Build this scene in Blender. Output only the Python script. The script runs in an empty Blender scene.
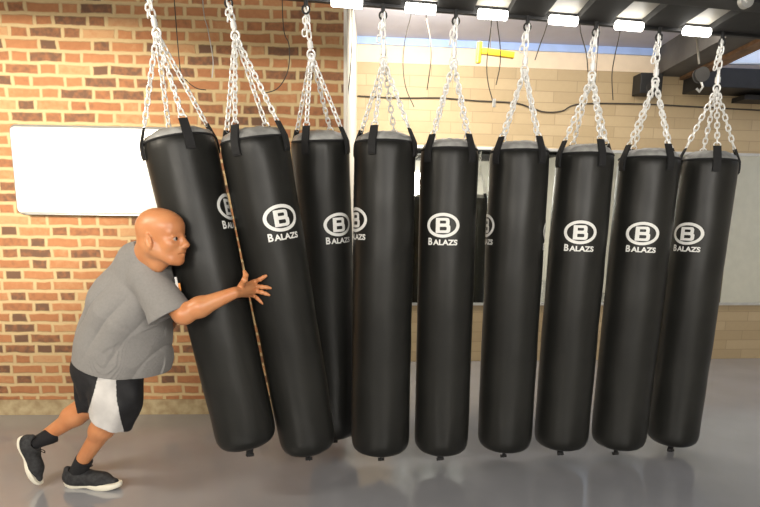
import bpy, bmesh, math, random
import numpy as np
from mathutils import Vector, Matrix, noise
random.seed(7)
C = bpy.context.scene.collection
PI = math.pi
# ------------------------------------------------------------------ camera
F = 600.0; H = 1.41; PITCH = math.radians(10.57); ROLL = 0.012; CX = 380.0; CY = 337.0
R0 = Vector((1, 0, 0)); U0 = Vector((0, math.sin(PITCH), math.cos(PITCH))); FW = Vector((0, math.cos(PITCH), -math.sin(PITCH)))
RT = math.cos(ROLL)*R0 + math.sin(ROLL)*U0
UP = -math.sin(ROLL)*R0 + math.cos(ROLL)*U0
CAM = Vector((0, 0, H))
def ray(px, py): return FW + RT*((px-CX)/F) - UP*((py-CY)/F)
def W(px, py, Y):                                   # point seen at px,py on the plane y = Y
    d = ray(px, py); return CAM + d*(Y/d.y)
def Z(px, py, z=0.0):                               # point seen at px,py at height z
    d = ray(px, py); return CAM + d*((z-H)/d.z)
def PL(px, py, p0, ang):                            # on vertical plane through p0, turned by ang
    d = ray(px, py); n = Vector((-math.sin(ang), math.cos(ang), 0))
    return CAM + d*((p0-CAM).dot(n)/d.dot(n))
def proj(p):
    v = Vector(p)-CAM; z = v.dot(FW)
    return (CX+F*v.dot(RT)/z, CY-F*v.dot(UP)/z)
cd = bpy.data.cameras.new('camera'); cam = bpy.data.objects.new('camera', cd); C.objects.link(cam)
cd.sensor_width = 36; cd.lens = F/760*36; cd.shift_y = (CY-253.5)/760; cd.clip_start = 0.05; cd.clip_end = 100
M3 = Matrix((RT, UP, -FW)).transposed()
cam.matrix_world = Matrix.Translation(CAM) @ M3.to_4x4()
bpy.context.scene.camera = cam

# ------------------------------------------------------------------ materials
def mat(name, col, rough=0.5, metal=0.0, spec=0.5, var=0.0, vscale=8.0, bump=0.0, bscale=40.0, rvar=0.0, col2=None, sheen=0.0, emit=None, estr=0.0, sss=0.0, coat=0.0, bdist=0.005):
    m = bpy.data.materials.new(name); m.use_nodes = True
    nt = m.node_tree; b = nt.nodes['Principled BSDF']
    b.inputs['Base Color'].default_value = (*col, 1); b.inputs['Roughness'].default_value = rough
    b.inputs['Metallic'].default_value = metal; b.inputs['Specular IOR Level'].default_value = spec
    if sheen: b.inputs['Sheen Weight'].default_value = sheen
    if coat: b.inputs['Coat Weight'].default_value = coat; b.inputs['Coat Roughness'].default_value = 0.25
    if sss:
        b.inputs['Subsurface Weight'].default_value = sss; b.inputs['Subsurface Radius'].default_value = (0.012, 0.005, 0.003); b.inputs['Subsurface Scale'].default_value = 1.0
    if emit: b.inputs['Emission Color'].default_value = (*emit, 1); b.inputs['Emission Strength'].default_value = estr
    tc = nt.nodes.new('ShaderNodeTexCoord')
    nz = nt.nodes.new('ShaderNodeTexNoise'); nz.inputs['Scale'].default_value = vscale; nz.inputs['Detail'].default_value = 4
    nt.links.new(tc.outputs['Object'], nz.inputs['Vector'])
    mx = nt.nodes.new('ShaderNodeMix'); mx.data_type = 'RGBA'
    c2 = col2 if col2 else tuple(max(0, c*(1-var)) for c in col); c1 = col if col2 else tuple(min(1, c*(1+var)) for c in col)
    mx.inputs['A'].default_value = (*c1, 1); mx.inputs['B'].default_value = (*c2, 1)
    mr = nt.nodes.new('ShaderNodeMapRange'); mr.inputs['From Min'].default_value = 0.35; mr.inputs['From Max'].default_value = 0.65
    nt.links.new(nz.outputs['Fac'], mr.inputs['Value']); nt.links.new(mr.outputs['Result'], mx.inputs['Factor'])
    nt.links.new(mx.outputs['Result'], b.inputs['Base Color'])
    if rvar:
        r2 = nt.nodes.new('ShaderNodeMapRange'); r2.inputs['To Min'].default_value = rough-rvar; r2.inputs['To Max'].default_value = rough+rvar
        nt.links.new(nz.outputs['Fac'], r2.inputs['Value']); nt.links.new(r2.outputs['Result'], b.inputs['Roughness'])
    if bump:
        n2 = nt.nodes.new('ShaderNodeTexNoise'); n2.inputs['Scale'].default_value = bscale; n2.inputs['Detail'].default_value = 5
        nt.links.new(tc.outputs['Object'], n2.inputs['Vector'])
        bp = nt.nodes.new('ShaderNodeBump'); bp.inputs['Strength'].default_value = bump; bp.inputs['Distance'].default_value = bdist
        nt.links.new(n2.outputs['Fac'], bp.inputs['Height']); nt.links.new(bp.outputs['Normal'], b.inputs['Normal'])
    return m

def masonry(name, row, period, head, joint, cols, mortar, rough, jh, speck=0.25, offs=0.5):
    """Bond of courses `row` high; each period holds one long and one short unit (head = share of the long one)."""
    m = bpy.data.materials.new(name); m.use_nodes = True; nt = m.node_tree; N = nt.nodes; L = nt.links
    b = N['Principled BSDF']; b.inputs['Roughness'].default_value = rough
    tc = N.new('ShaderNodeTexCoord'); sp = N.new('ShaderNodeSeparateXYZ'); L.new(tc.outputs['Object'], sp.inputs[0])
    def mth(op, a, c=None, d=None):
        n = N.new('ShaderNodeMath'); n.operation = op
        for i, v in enumerate((a, c, d)):
            if v is None: continue
            if isinstance(v, (int, float)): n.inputs[i].default_value = v
            else: L.new(v, n.inputs[i])
        return n.outputs[0]
    wob = N.new('ShaderNodeTexNoise'); wob.inputs['Scale'].default_value = 9; wob.inputs['Detail'].default_value = 3; L.new(tc.outputs['Object'], wob.inputs['Vector'])
    ws = N.new('ShaderNodeSeparateXYZ'); L.new(wob.outputs['Color'], ws.inputs[0])
    x = mth('ADD', sp.outputs['X'], mth('MULTIPLY', mth('SUBTRACT', ws.outputs['X'], .5), joint*1.2))
    z = mth('ADD', sp.outputs['Z'], mth('MULTIPLY', mth('SUBTRACT', ws.outputs['Y'], .5), joint*0.9))
    zr = mth('DIVIDE', z, row); ri = mth('FLOOR', zr); rf = mth('FRACT', zr)
    wr = N.new('ShaderNodeTexWhiteNoise'); wr.noise_dimensions = '1D'; L.new(ri, wr.inputs['W'])
    xs = mth('ADD', mth('DIVIDE', x, period), mth('ADD', mth('MULTIPLY', ri, offs), mth('MULTIPLY', wr.outputs['Value'], 0.12)))
    xi = mth('FLOOR', xs); xf = mth('FRACT', xs)
    ish = mth('GREATER_THAN', xf, head)                       # 1 = short unit
    # distance from the unit's ends, in metres
    long_d = mth('MINIMUM', xf, mth('SUBTRACT', head, xf)); short_d = mth('MINIMUM', mth('SUBTRACT', xf, head), mth('SUBTRACT', 1.0, xf))
    dx = mth('MULTIPLY', mth('MAXIMUM', long_d, short_d), period)
    dz = mth('MULTIPLY', mth('MINIMUM', rf, mth('SUBTRACT', 1.0, rf)), row)
    d = mth('MINIMUM', dx, dz)
    mr = N.new('ShaderNodeMapRange'); mr.inputs['From Min'].default_value = joint*0.25; mr.inputs['From Max'].default_value = joint*0.75; mr.interpolation_type = 'SMOOTHSTEP'
    L.new(d, mr.inputs['Value']); mask = mr.outputs['Result']
    cv = N.new('ShaderNodeCombineXYZ'); L.new(xi, cv.inputs[0]); L.new(ri, cv.inputs[1]); L.new(ish, cv.inputs[2])
    wn = N.new('ShaderNodeTexWhiteNoise'); wn.noise_dimensions = '3D'; L.new(cv.outputs[0], wn.inputs['Vector'])
    cr = N.new('ShaderNodeValToRGB'); cr.color_ramp.interpolation = 'LINEAR'
    while len(cr.color_ramp.elements) < len(cols): cr.color_ramp.elements.new(0.5)
    for e, (p, c) in zip(cr.color_ramp.elements, cols): e.position = p; e.color = (*c, 1)
    dark = mth('SUBTRACT', wn.outputs['Value'], mth('MULTIPLY', ish, 0.16)) if head < 0.99 else wn.outputs['Value']
    sn = N.new('ShaderNodeTexNoise'); sn.inputs['Scale'].default_value = 26; sn.inputs['Detail'].default_value = 5; L.new(tc.outputs['Object'], sn.inputs['Vector'])
    fac = mth('ADD', dark, mth('MULTIPLY', mth('SUBTRACT', sn.outputs['Fac'], .5), speck*2))
    L.new(fac, cr.inputs['Fac'])
    mo = N.new('ShaderNodeMix'); mo.data_type = 'RGBA'; mo.inputs['A'].default_value = (*mortar, 1); mo.inputs['B'].default_value = (*[c*.8 for c in mortar], 1); L.new(sn.outputs['Fac'], mo.inputs['Factor'])
    mx = N.new('ShaderNodeMix'); mx.data_type = 'RGBA'; L.new(mask, mx.inputs['Factor']); L.new(mo.outputs['Result'], mx.inputs['A']); L.new(cr.outputs['Color'], mx.inputs['B'])
    L.new(mx.outputs['Result'], b.inputs['Base Color'])
    hgt = mth('ADD', mask, mth('MULTIPLY', sn.outputs['Fac'], .5))
    bp = N.new('ShaderNodeBump'); bp.inputs['Strength'].default_value = 0.7; bp.inputs['Distance'].default_value = jh; L.new(hgt, bp.inputs['Height']); L.new(bp.outputs['Normal'], b.inputs['Normal'])
    return m

BRICK = masonry('red brick', 0.0765, 0.345, 0.655, 0.023, [(0.0, (.16, .085, .05)), (0.10, (.24, .11, .055)), (0.32, (.39, .165, .07)), (0.7, (.47, .21, .09)), (1.0, (.54, .31, .15))], (.66, .49, .26), 0.85, 0.006, speck=.38)
BLOCK = masonry('tan glazed block', 0.105, 0.42, 1.0, 0.006, [(0.0, (.42, .315, .18)), (0.5, (.455, .345, .20)), (1.0, (.49, .375, .225))], (.37, .275, .155), 0.5, 0.0008, speck=0.3)
M = {}
M['floor'] = mat('grey rubber floor', (.31, .315, .34), 0.13, spec=1.0, var=.05, vscale=2, bump=.06, bscale=160, rvar=.05, bdist=.002)
M['floor'].node_tree.nodes['Principled BSDF'].inputs['IOR'].default_value = 1.75
M['ceil'] = mat('lavender grey ceiling', (.52, .52, .62), 0.8, var=.06, vscale=3)
M['plaster'] = mat('white plaster', (.80, .76, .68), 0.8, var=.03)
M['cream'] = mat('cream painted wall', (.80, .66, .50), 0.7, var=.04)
M['blue'] = mat('pale blue band', (.36, .50, .86), 0.4, var=.05)  # flat blue colour for the band just below the ceiling
M['base'] = mat('worn stone skirting', (.52, .42, .25), 0.8, col2=(.36, .26, .14), vscale=14, bump=.6, bscale=30)
M['vinyl'] = mat('black vinyl', (.0150, .0150, .0135), 0.38, spec=.30, var=.25, vscale=3, bump=.30, bscale=350, rvar=.06, bdist=.0012)
M['cap'] = mat('black vinyl bag top with painted highlight', (.30, .30, .29), 0.30, spec=.6, var=.3, vscale=14, bump=.8, bscale=22, bdist=.01)  # grey stands in for the lamp highlight on glossy black vinyl
M['web'] = mat('black webbing', (.008, .008, .009), 0.75, var=.2, vscale=60, bump=.5, bscale=400)
M['print'] = mat('white print', (.80, .80, .77), 0.5, var=.03)
M['zinc'] = mat('zinc chain', (.92, .92, .90), 0.32, metal=.25, var=.08, vscale=30)
M['blacksteel'] = mat('black steel', (.012, .012, .013), 0.5, var=.3, vscale=6, bump=.1)
M['deck'] = mat('dark deck', (.020, .018, .016), 0.7, var=.3, vscale=5)
M['greysteel'] = mat('grey painted duct', (.09, .085, .08), 0.6, var=.2, vscale=4)
M['wood'] = mat('brown timber', (.22, .12, .06), 0.6, var=.3, vscale=12)
M['panel'] = mat('pale trough lining', (.42, .39, .33), 0.5, var=.05)
M['tube'] = mat('lit tube', (1, 1, 1), 0.4, emit=(1, .97, .90), estr=9)
M['sky'] = mat('bluish lit ceiling panel', (.8, .85, 1), 0.4, emit=(.62, .74, 1.0), estr=.75)
M['wboard'] = mat('white board enamel', (.88, .87, .82), 0.22, var=.01)
M['alu'] = mat('aluminium', (.70, .70, .68), 0.35, metal=.8, var=.05)
M['cable'] = mat('dark cable', (.06, .05, .04), 0.6, var=.1)
M['yellow'] = mat('yellow paint', (.80, .52, .02), 0.45, var=.05)
M['skin'] = mat('skin', (.62, .275, .12), 0.38, col2=(.57, .225, .09), vscale=9, bump=.25, bscale=140, sss=.12, bdist=.002)
M['shirt'] = mat('heather grey cotton', (.235, .225, .215), 0.9, var=.04, vscale=90, bump=.15, bscale=260, sheen=.1)
M['shortblack'] = mat('black polyester', (.010, .010, .012), 0.7, var=.3, vscale=20, bump=.2, bscale=200)
M['shortwhite'] = mat('pale grey polyester', (.58, .56, .54), 0.75, var=.08, vscale=16, bump=.2, bscale=200)
M['sock'] = mat('black sock', (.012, .012, .014), 0.9, var=.3, bump=.4, bscale=300)
M['shoe'] = mat('charcoal shoe mesh', (.035, .036, .038), 0.75, col2=(.015, .015, .017), vscale=60, bump=.6, bscale=320)
M['sole'] = mat('off white foam sole', (.78, .74, .62), 0.55, var=.05)
M['lace'] = mat('black lace', (.01, .01, .01), 0.8, var=.2)
M['eye'] = mat('eye white', (.40, .33, .29), 0.25, var=.02)
M['iris'] = mat('dark iris', (.03, .018, .01), 0.2, var=.1)
M['brow'] = mat('light brown brow hair', (.13, .06, .03), 0.8, var=.2, vscale=200)
M['orange'] = mat('orange print', (.80, .30, .06), 0.6, var=.05)
mm = bpy.data.materials.new('mirror'); mm.use_nodes = True; b = mm.node_tree.nodes['Principled BSDF']
b.inputs['Base Color'].default_value = (.80, .83, .78, 1); b.inputs['Metallic'].default_value = 1; b.inputs['Roughness'].default_value = .025; M['mirror'] = mm

# ------------------------------------------------------------------ builders
def link(name, bm, m, parent=None, smooth=True, origin=None):
    me = bpy.data.meshes.new(name)
    off = origin if origin is not None else (parent_world(parent) if parent else Vector((0, 0, 0)))
    if off.length: bmesh.ops.translate(bm, verts=bm.verts, vec=-off)
    bm.normal_update(); bm.to_mesh(me); bm.free()
    for mt in (m if isinstance(m, (list, tuple)) else [m]): me.materials.append(mt)
    if smooth:
        me.polygons.foreach_set('use_smooth', [True]*len(me.polygons))
        try: me.set_sharp_from_angle(angle=math.radians(38))
        except Exception: pass
    o = bpy.data.objects.new(name, me); C.objects.link(o)
    if parent: o.parent = parent
    if origin is not None: o.location = origin - (parent_world(parent) if parent else Vector((0, 0, 0)))
    return o
def parent_world(p):
    v = Vector((0, 0, 0))
    while p: v += p.location; p = p.parent
    return v
def thing(name, loc, label, cat, group=None):
    o = bpy.data.objects.new(name, None); C.objects.link(o); o.location = loc; o.empty_display_size = .05
    tag(o, label, cat, group); return o
def tag(o, label, cat, group=None):
    o['label'] = label; o['category'] = cat
    if group: o['group'] = group
    return o
def struct(o): o['kind'] = 'structure'; return o
def box(bm, lo, hi, mtx=None, bev=0.0):
    lo = Vector(lo); hi = Vector(hi); ret = bmesh.ops.create_cube(bm, size=1)
    vs = ret['verts']
    for v in vs: v.co = Vector((lo[i] + (v.co[i]+.5)*(hi[i]-lo[i]) for i in range(3)))
    if bev:
        es = list({e for v in vs for e in v.link_edges}); r = bmesh.ops.bevel(bm, geom=es, offset=bev, segments=2, affect='EDGES', profile=.6)
        vs = list({v for f in r['faces'] for v in f.verts} | {v for v in vs if v.is_valid})
    if mtx is not None: bmesh.ops.transform(bm, matrix=mtx, verts=vs)
    return vs
def tube(bm, pts, r, seg=8, closed=False, caps=True):
    pts = [Vector(p) for p in pts]; n = len(pts); rings = []; prev = None
    rr = r if isinstance(r, (list, tuple)) else [r]*n
    for i in range(n):
        if closed: t = pts[(i+1) % n]-pts[i-1]
        else: t = pts[min(i+1, n-1)]-pts[max(i-1, 0)]
        t.normalize()
        if prev is None:
            a = Vector((0, 0, 1)) if abs(t.z) < .9 else Vector((1, 0, 0)); u = t.cross(a).normalized()
        else: u = (prev - t*prev.dot(t)).normalized()
        prev = u; w = t.cross(u)
        rings.append([bm.verts.new(pts[i] + (u*math.cos(k*2*PI/seg)+w*math.sin(k*2*PI/seg))*rr[i]) for k in range(seg)])
    for i in range(n if closed else n-1):
        a = rings[i]; c = rings[(i+1) % n]
        for k in range(seg): bm.faces.new((a[k], a[(k+1) % seg], c[(k+1) % seg], c[k]))
    if caps and not closed: bm.faces.new(rings[0][::-1]); bm.faces.new(rings[-1])
def ribbon(bm, pts, wdir, wid, th):
    pts = [Vector(p) for p in pts]; wdir = Vector(wdir).normalized(); n = len(pts); rg = []
    for i in range(n):
        t = (pts[min(i+1, n-1)]-pts[max(i-1, 0)]).normalized(); nn = t.cross(wdir).normalized()
        rg.append([bm.verts.new(pts[i]+wdir*a*wid/2+nn*c*th/2) for a, c in ((-1, -1), (1, -1), (1, 1), (-1, 1))])
    for i in range(n-1):
        for k in range(4): bm.faces.new((rg[i][k], rg[i][(k+1) % 4], rg[i+1][(k+1) % 4], rg[i+1][k]))
    bm.faces.new(rg[0][::-1]); bm.faces.new(rg[-1])
def catmull(pts, n=8):
    pts = [Vector(p) for p in pts]; P = [pts[0]*2-pts[1]]+pts+[pts[-1]*2-pts[-2]]; out = []
    for i in range(1, len(P)-2):
        for k in range(n):
            t = k/n; a, b_, c, d = P[i-1:i+3]
            out.append(.5*((2*b_)+(c-a)*t+(2*a-5*b_+4*c-d)*t*t+(3*b_-a-3*c+d)*t**3))
    return out+[pts[-1]]
def quad(bm, pts): return bm.faces.new([bm.verts.new(p) for p in pts])
def rotz(p, ang): return Matrix.Translation(p) @ Matrix.Rotation(ang, 4, 'Z')

# ------------------------------------------------------------------ the room
XL, XR, YN, ZC = -5.2, 6.2, -3.6, 3.17
AB = math.radians(3.0); AT = math.radians(5.5)
corner = W(343.5, 300, 4.38)                       # near right corner of the brick wall
tanp = W(560, 358, 6.32)
def tpl(px, py, off=0.0):
    p0 = tanp - Vector((-math.sin(AT), math.cos(AT), 0))*off
    return PL(px, py, p0, AT)
def bpl(px, py, off=0.0):
    p0 = corner - Vector((-math.sin(AB), math.cos(AB), 0))*off
    return PL(px, py, p0, AB)
def wallbox(name, p, ang, x0, x1, z0, z1, th, m):
    bm = bmesh.new(); box(bm, (x0, 0, z0), (x1, th, z1)); o = link(name, bm, m, smooth=False)
    o.location = (p.x, p.y, 0); o.rotation_euler = (0, 0, ang); return struct(o)
bm = bmesh.new(); box(bm, (XL-.1, YN-.1, -.1), (XR+.1, 7.6, 0)); struct(link('floor', bm, M['floor'], smooth=False))
bm = bmesh.new(); box(bm, (XL-.1, 4.5, ZC), (XR+.1, 7.6, ZC+.1)); struct(link('ceiling', bm, M['ceil'], smooth=False))
bm = bmesh.new(); box(bm, (XL-.1, YN-.1, ZC), (XR+.1, 4.5, ZC+.1)); struct(link('ceiling', bm, M['deck'], smooth=False))  # unseen front part, made dark to cut bounce onto the upper brick
wallbox('wall_left', corner, AB, -5.2, 0, 0, ZC, .12, BRICK)
wallbox('baseboard_left', corner + Vector((math.sin(AB), -math.cos(AB), 0))*.012, AB, -5.2, 0.0, 0, .115, .012, M['base'])
bm = bmesh.new(); box(bm, (0, 0, 0), (.02, 2.3, ZC)); o = struct(link('wall_corner', bm, M['plaster'], smooth=False)); o.location = (corner.x, corner.y, 0)
ztop = tpl(500, 67).z
wallbox('wall_back', tanp, AT, -3.3, 5.2, 0, ztop, .15, BLOCK)
zb0 = tpl(500, 49).z; print('ZC want', tpl(500, 38.5).z)
wallbox('wall_upper', tanp + Vector((0, .03, 0)), AT, -3.3, 5.2, ztop, ZC, .12, M['cream'])
wallbox('trim_1', tanp + Vector((0, .005, 0)), AT, -3.3, 5.2, zb0, ZC, .02, M['blue'])
bm = bmesh.new(); box(bm, (XL-.1, YN, 0), (XL, 7.6, ZC)); struct(link('wall_west', bm, M['plaster'], smooth=False))
bm = bmesh.new(); box(bm, (XR, YN, 0), (XR+.1, 7.6, ZC)); struct(link('wall_right', bm, M['plaster'], smooth=False))
bm = bmesh.new(); box(bm, (XL-.1, YN-.1, 0), (XR+.1, YN, ZC)); struct(link('wall_front', bm, M['plaster'], smooth=False))

# mirror on the back wall: three panes
ca = Vector((math.cos(AT), math.sin(AT), 0)); na = Vector((-math.sin(AT), math.cos(AT), 0))
def loc_x(p): return (p-tanp).dot(ca)
x0 = loc_x(tpl(397, 200)); zt = tpl(560, 153).z; zb = tpl(560, 306).z
mr = thing('wall_mirror', tanp + ca*x0 - na*.0 + Vector((0, 0, zb)), 'wide mirror in a slim pale frame on the tan block wall, reflecting the bags', 'mirror')
Mw = Matrix.Translation(tanp) @ Matrix.Rotation(AT, 4, 'Z')
x1 = x0 + 5.3; nseg = 3; wseg = (x1-x0)/nseg
for k in range(nseg):
    bm = bmesh.new(); box(bm, (x0+k*wseg+.004, -.022, zb+.012), (x0+(k+1)*wseg-.004, -.012, zt-.012), Mw); link('mirror_pane', bm, M['mirror'], mr, smooth=False)
bm = bmesh.new()
box(bm, (x0-.015, -.030, zt-.014), (x1, -.001, zt+.014), Mw, .002); box(bm, (x0-.015, -.030, zb-.014), (x1, -.001, zb+.014), Mw, .002)
box(bm, (x0-.02, -.030, zb), (x0+.006, -.001, zt), Mw, .002); link('mirror_frame', bm, M['alu'], mr, smooth=False)

# whiteboard on the brick wall
cb = Vector((math.cos(AB), math.sin(AB), 0)); nb = Vector((-math.sin(AB), math.cos(AB), 0))
pa = bpl(12, 126); pb = bpl(20, 213); pc = bpl(152, 128)
bx0 = (pa-corner).dot(cb); bz1 = pa.z; bz0 = pb.z; bx1 = bx0 + 1.16
Mb = Matrix.Translation(Vector((corner.x, corner.y, 0))) @ Matrix.Rotation(AB, 4, 'Z')
wb = thing('whiteboard', corner + cb*(bx0+bx1)/2 + Vector((0, 0, bz0-corner.z)), 'blank white writing board with rounded corners on the red brick wall', 'whiteboard')
def rrect(bm, x0, x1, z0, z1, y0, y1, r, mtx):
    pts = []
    for cx, cz, a0 in ((x1-r, z1-r, 0), (x0+r, z1-r, 90), (x0+r, z0+r, 180), (x1-r, z0+r, 270)):
        for k in range(6):
            a = math.radians(a0+k*18); pts.append((cx+r*math.cos(a), cz+r*math.sin(a)))
    A = [bm.verts.new(mtx @ Vector((p[0], y0, p[1]))) for p in pts]; B = [bm.verts.new(mtx @ Vector((p[0], y1, p[1]))) for p in pts]
    bm.faces.new(A); bm.faces.new(B[::-1]); n = len(pts)
    for i in range(n): bm.faces.new((A[i], B[i], B[(i+1) % n], A[(i+1) % n]))
    return pts
bm = bmesh.new(); rrect(bm, bx0, bx1, bz0, bz1, -.024, -.004, .035, Mb); link('board_surface', bm, M['wboard'], wb)
bm = bmesh.new(); pts = []
r = .035
for cx, cz, a0 in ((bx1-r, bz1-r, 0), (bx0+r, bz1-r, 90), (bx0+r, bz0+r, 180), (bx1-r, bz0+r, 270)):
    for k in range(6):
        a = math.radians(a0+k*18); pts.append(Mb @ Vector((cx+r*math.cos(a), -.018, cz+r*math.sin(a))))
tube(bm, pts, .010, 8, closed=True); link('board_frame', bm, M['alu'], wb)
bm = bmesh.new(); box(bm, (bx0+.06, -.055, bz0-.012), (bx1-.06, -.012, bz0-.002), Mb, .003); link('pen_tray', bm, M['alu'], wb)

# ------------------------------------------------------------------ overhead rig, lamps
ZA = 2.47
pA = Z(382, 10, ZA); pB = Z(725, 38, ZA)
AR = math.atan2(pB.y-pA.y, pB.x-pA.x)
cr_ = Vector((math.cos(AR), math.sin(AR), 0))
def rowpt(px):                                     # point of the row line in plan at pixel column px near the top
    d = ray(px, 15); n = Vector((-math.sin(AR), math.cos(AR), 0)); t = (pA-CAM).dot(n)/d.dot(n); p = CAM+d*t; return Vector((p.x, p.y, ZA))
rig = thing('overhead_rig', pA + Vector((0, 0, .0)), 'black steel overhead rig the chains of the punching bags hang from', 'rig')
Mr = Matrix.Translation(Vector((pA.x, pA.y, 0))) @ Matrix.Rotation(AR, 4, 'Z')
bm = bmesh.new(); box(bm, (-3.3, .0, 2.486), (3.4, .03, 2.53), Mr, .003); link('rail', bm, M['blacksteel'], rig, smooth=False)
bm = bmesh.new(); box(bm, (.95, -.50, 2.475), (3.4, -.42, 2.525), Mr, .004); box(bm, (.95, -.52, 2.465), (3.4, -.40, 2.475), Mr, .002); link('girder', bm, M['blacksteel'], rig, smooth=False)
# the deck between the lamp troughs, cut into dark plates
lamp_px = [(345, 3), (418, 8), (488, 15), (557, 21), (624, 25), (690, 31)]
lx = []
for px, py in lamp_px:
    p = Z(px, py, 2.50); q = Mr.inverted() @ Vector((p.x, p.y, 0)); lx.append(q.x)
hw = .095
edges = [-3.3] + [v for c in lx for v in (c-hw, c+hw)] + [3.4]
sk = math.tan(AR)                                   # troughs run straight away from the doorway, not square to the rail
for i in range(0, len(edges), 2):
    a, c = edges[i], edges[i+1]; bm = bmesh.new()
    lo = [Vector((a, -.0, 2.50)), Vector((c, -.0, 2.50)), Vector((c-1.7*sk, -1.7, 2.50)), Vector((a-1.7*sk, -1.7, 2.50))]
    A = [bm.verts.new(Mr @ v) for v in lo]; B = [bm.verts.new(Mr @ (v+Vector((0, 0, .04)))) for v in lo]
    bm.faces.new(A); bm.faces.new(B[::-1])
    for k in range(4): bm.faces.new((A[k], B[k], B[(k+1) % 4], A[(k+1) % 4]))
    bmesh.ops.recalc_face_normals(bm, faces=bm.faces); link('deck_plate', bm, M['deck'], rig, smooth=False)
lamp_lab = ['leftmost of the six tube lamps under the overhead rig', 'second tube lamp from the left under the overhead rig', 'third tube lamp from the left under the overhead rig', 'fourth tube lamp from the left under the overhead rig', 'fifth tube lamp from the left under the overhead rig', 'rightmost of the six tube lamps under the overhead rig']
for i, c in enumerate(lx):
    t = thing('ceiling_lamp', Mr @ Vector((c, -.05, 2.5)), lamp_lab[i], 'lamp', 'tube lamps in the overhead rig')
    bm = bmesh.new()
    lo = [Vector((c-hw+.002, -.002, 2.53)), Vector((c+hw-.002, -.002, 2.53)), Vector((c+hw-.002-1.5*sk, -1.5, 2.57)), Vector((c-hw+.002-1.5*sk, -1.5, 2.57))]
    A = [bm.verts.new(Mr @ v) for v in lo]; B = [bm.verts.new(Mr @ (v+Vector((0, 0, .02)))) for v in lo]
    bm.faces.new(A); bm.faces.new(B[::-1])
    for k in range(4): bm.faces.new((A[k], B[k], B[(k+1) % 4], A[(k+1) % 4]))
    bmesh.ops.recalc_face_normals(bm, faces=bm.faces); link('trough', bm, M['panel'], t, smooth=False)
    bm = bmesh.new(); tube(bm, [Mr @ Vector((c-hw+.02, -.032, 2.480)), Mr @ Vector((c+hw-.02, -.032, 2.480))], .024, 12); link('lamp_tube', bm, M['tube'], t)
# pulley wheel seen at the top right corner
pw = Mr @ Vector(((Mr.inverted() @ Z(752, 2, 2.44)).x, -.54, 2.46))
bm = bmesh.new(); seg = 24
for (ra, y0, y1) in ((.035, -.012, .012), (.014, -.02, .02)):
    mtx = Matrix.Translation(pw) @ Matrix.Rotation(AR, 4, 'Z') @ Matrix.Rotation(PI/2, 4, 'X')
    bmesh.ops.create_cone(bm, cap_ends=True, segments=seg, radius1=ra, radius2=ra, depth=y1-y0, matrix=mtx)
link('pulley_wheel', bm, M['alu'], rig)

# bulkhead with duct on the upper right
p = tpl(655, 76); bx = p.x; bz = p.z
bm = bmesh.new(); box(bm, (bx, 2.0, bz), (bx+.26, 6.45, ZC-.002)); struct(link('trim_2', bm, M['greysteel'], smooth=False))
bm = bmesh.new(); box(bm, (bx+.26, 2.0, bz-.03), (bx+.40, 6.48, bz+.06)); struct(link('trim_3', bm, M['wood'], smooth=False))
lp = thing('ceiling_panel', Vector((bx+1.3, 5, bz+.06)), 'bluish lit ceiling panel at the upper right edge, beyond the timber strip', 'light panel')
bm = bmesh.new(); box(bm, (bx+.46, 3.0, bz+.10), (bx+2.6, 6.3, bz+.13)); link('lit_surface', bm, M['sky'], lp, smooth=False)
bm = bmesh.new()
for k in range(4): box(bm, (bx+.46+k*.62, 3.0, bz+.085), (bx+.49+k*.62, 6.3, bz+.10))
for k in range(6): box(bm, (bx+.46, 3.0+k*.65, bz+.085), (bx+2.6, 3.03+k*.65, bz+.10))
link('panel_frame', bm, M['alu'], lp, smooth=False)
def wallthing(name, pxa, pya, pxb, pyb, depth, m, label, cat, bev=.006, gap=0.0):
    a = tpl(pxa, pya, gap+depth/2); c = tpl(pxb, pyb, gap+depth/2); xa, xb = loc_x(a), loc_x(c)
    bm = bmesh.new(); box(bm, (xa, -depth-gap, c.z), (xb, -gap-.001, a.z), Mw, bev)
    o = link(name, bm, m, smooth=False, origin=(a+c)/2); return tag(o, label, cat) if label else o
sp = wallthing('wall_speaker', 637, 77, 657, 98, .16, M['blacksteel'], 'small black speaker box high on the tan block wall', 'speaker')
a, c = tpl(637, 77, .08), tpl(657, 98, .08)
bm = bmesh.new(); ctr = (a+c)/2; mtx = Matrix.Translation(ctr - na*.083 + Vector((0, 0, -.02))) @ Matrix.Rotation(AT, 4, 'Z') @ Matrix.Rotation(PI/2, 4, 'X')
bmesh.ops.create_cone(bm, cap_ends=True, segments=24, radius1=.06, radius2=.045, depth=.012, matrix=mtx); link('speaker_cone', bm, M['deck'], sp)
so = wallthing('soffit_box', 694, 74, 800, 97, .35, M['blacksteel'], 'long black boxed-in soffit under the bluish panel at the right edge', 'soffit')
bk = wallthing('wall_bracket', 738, 99, 800, 106, .20, M['blacksteel'], 'flat black shelf bracket below the black soffit box', 'bracket', .003)

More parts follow.
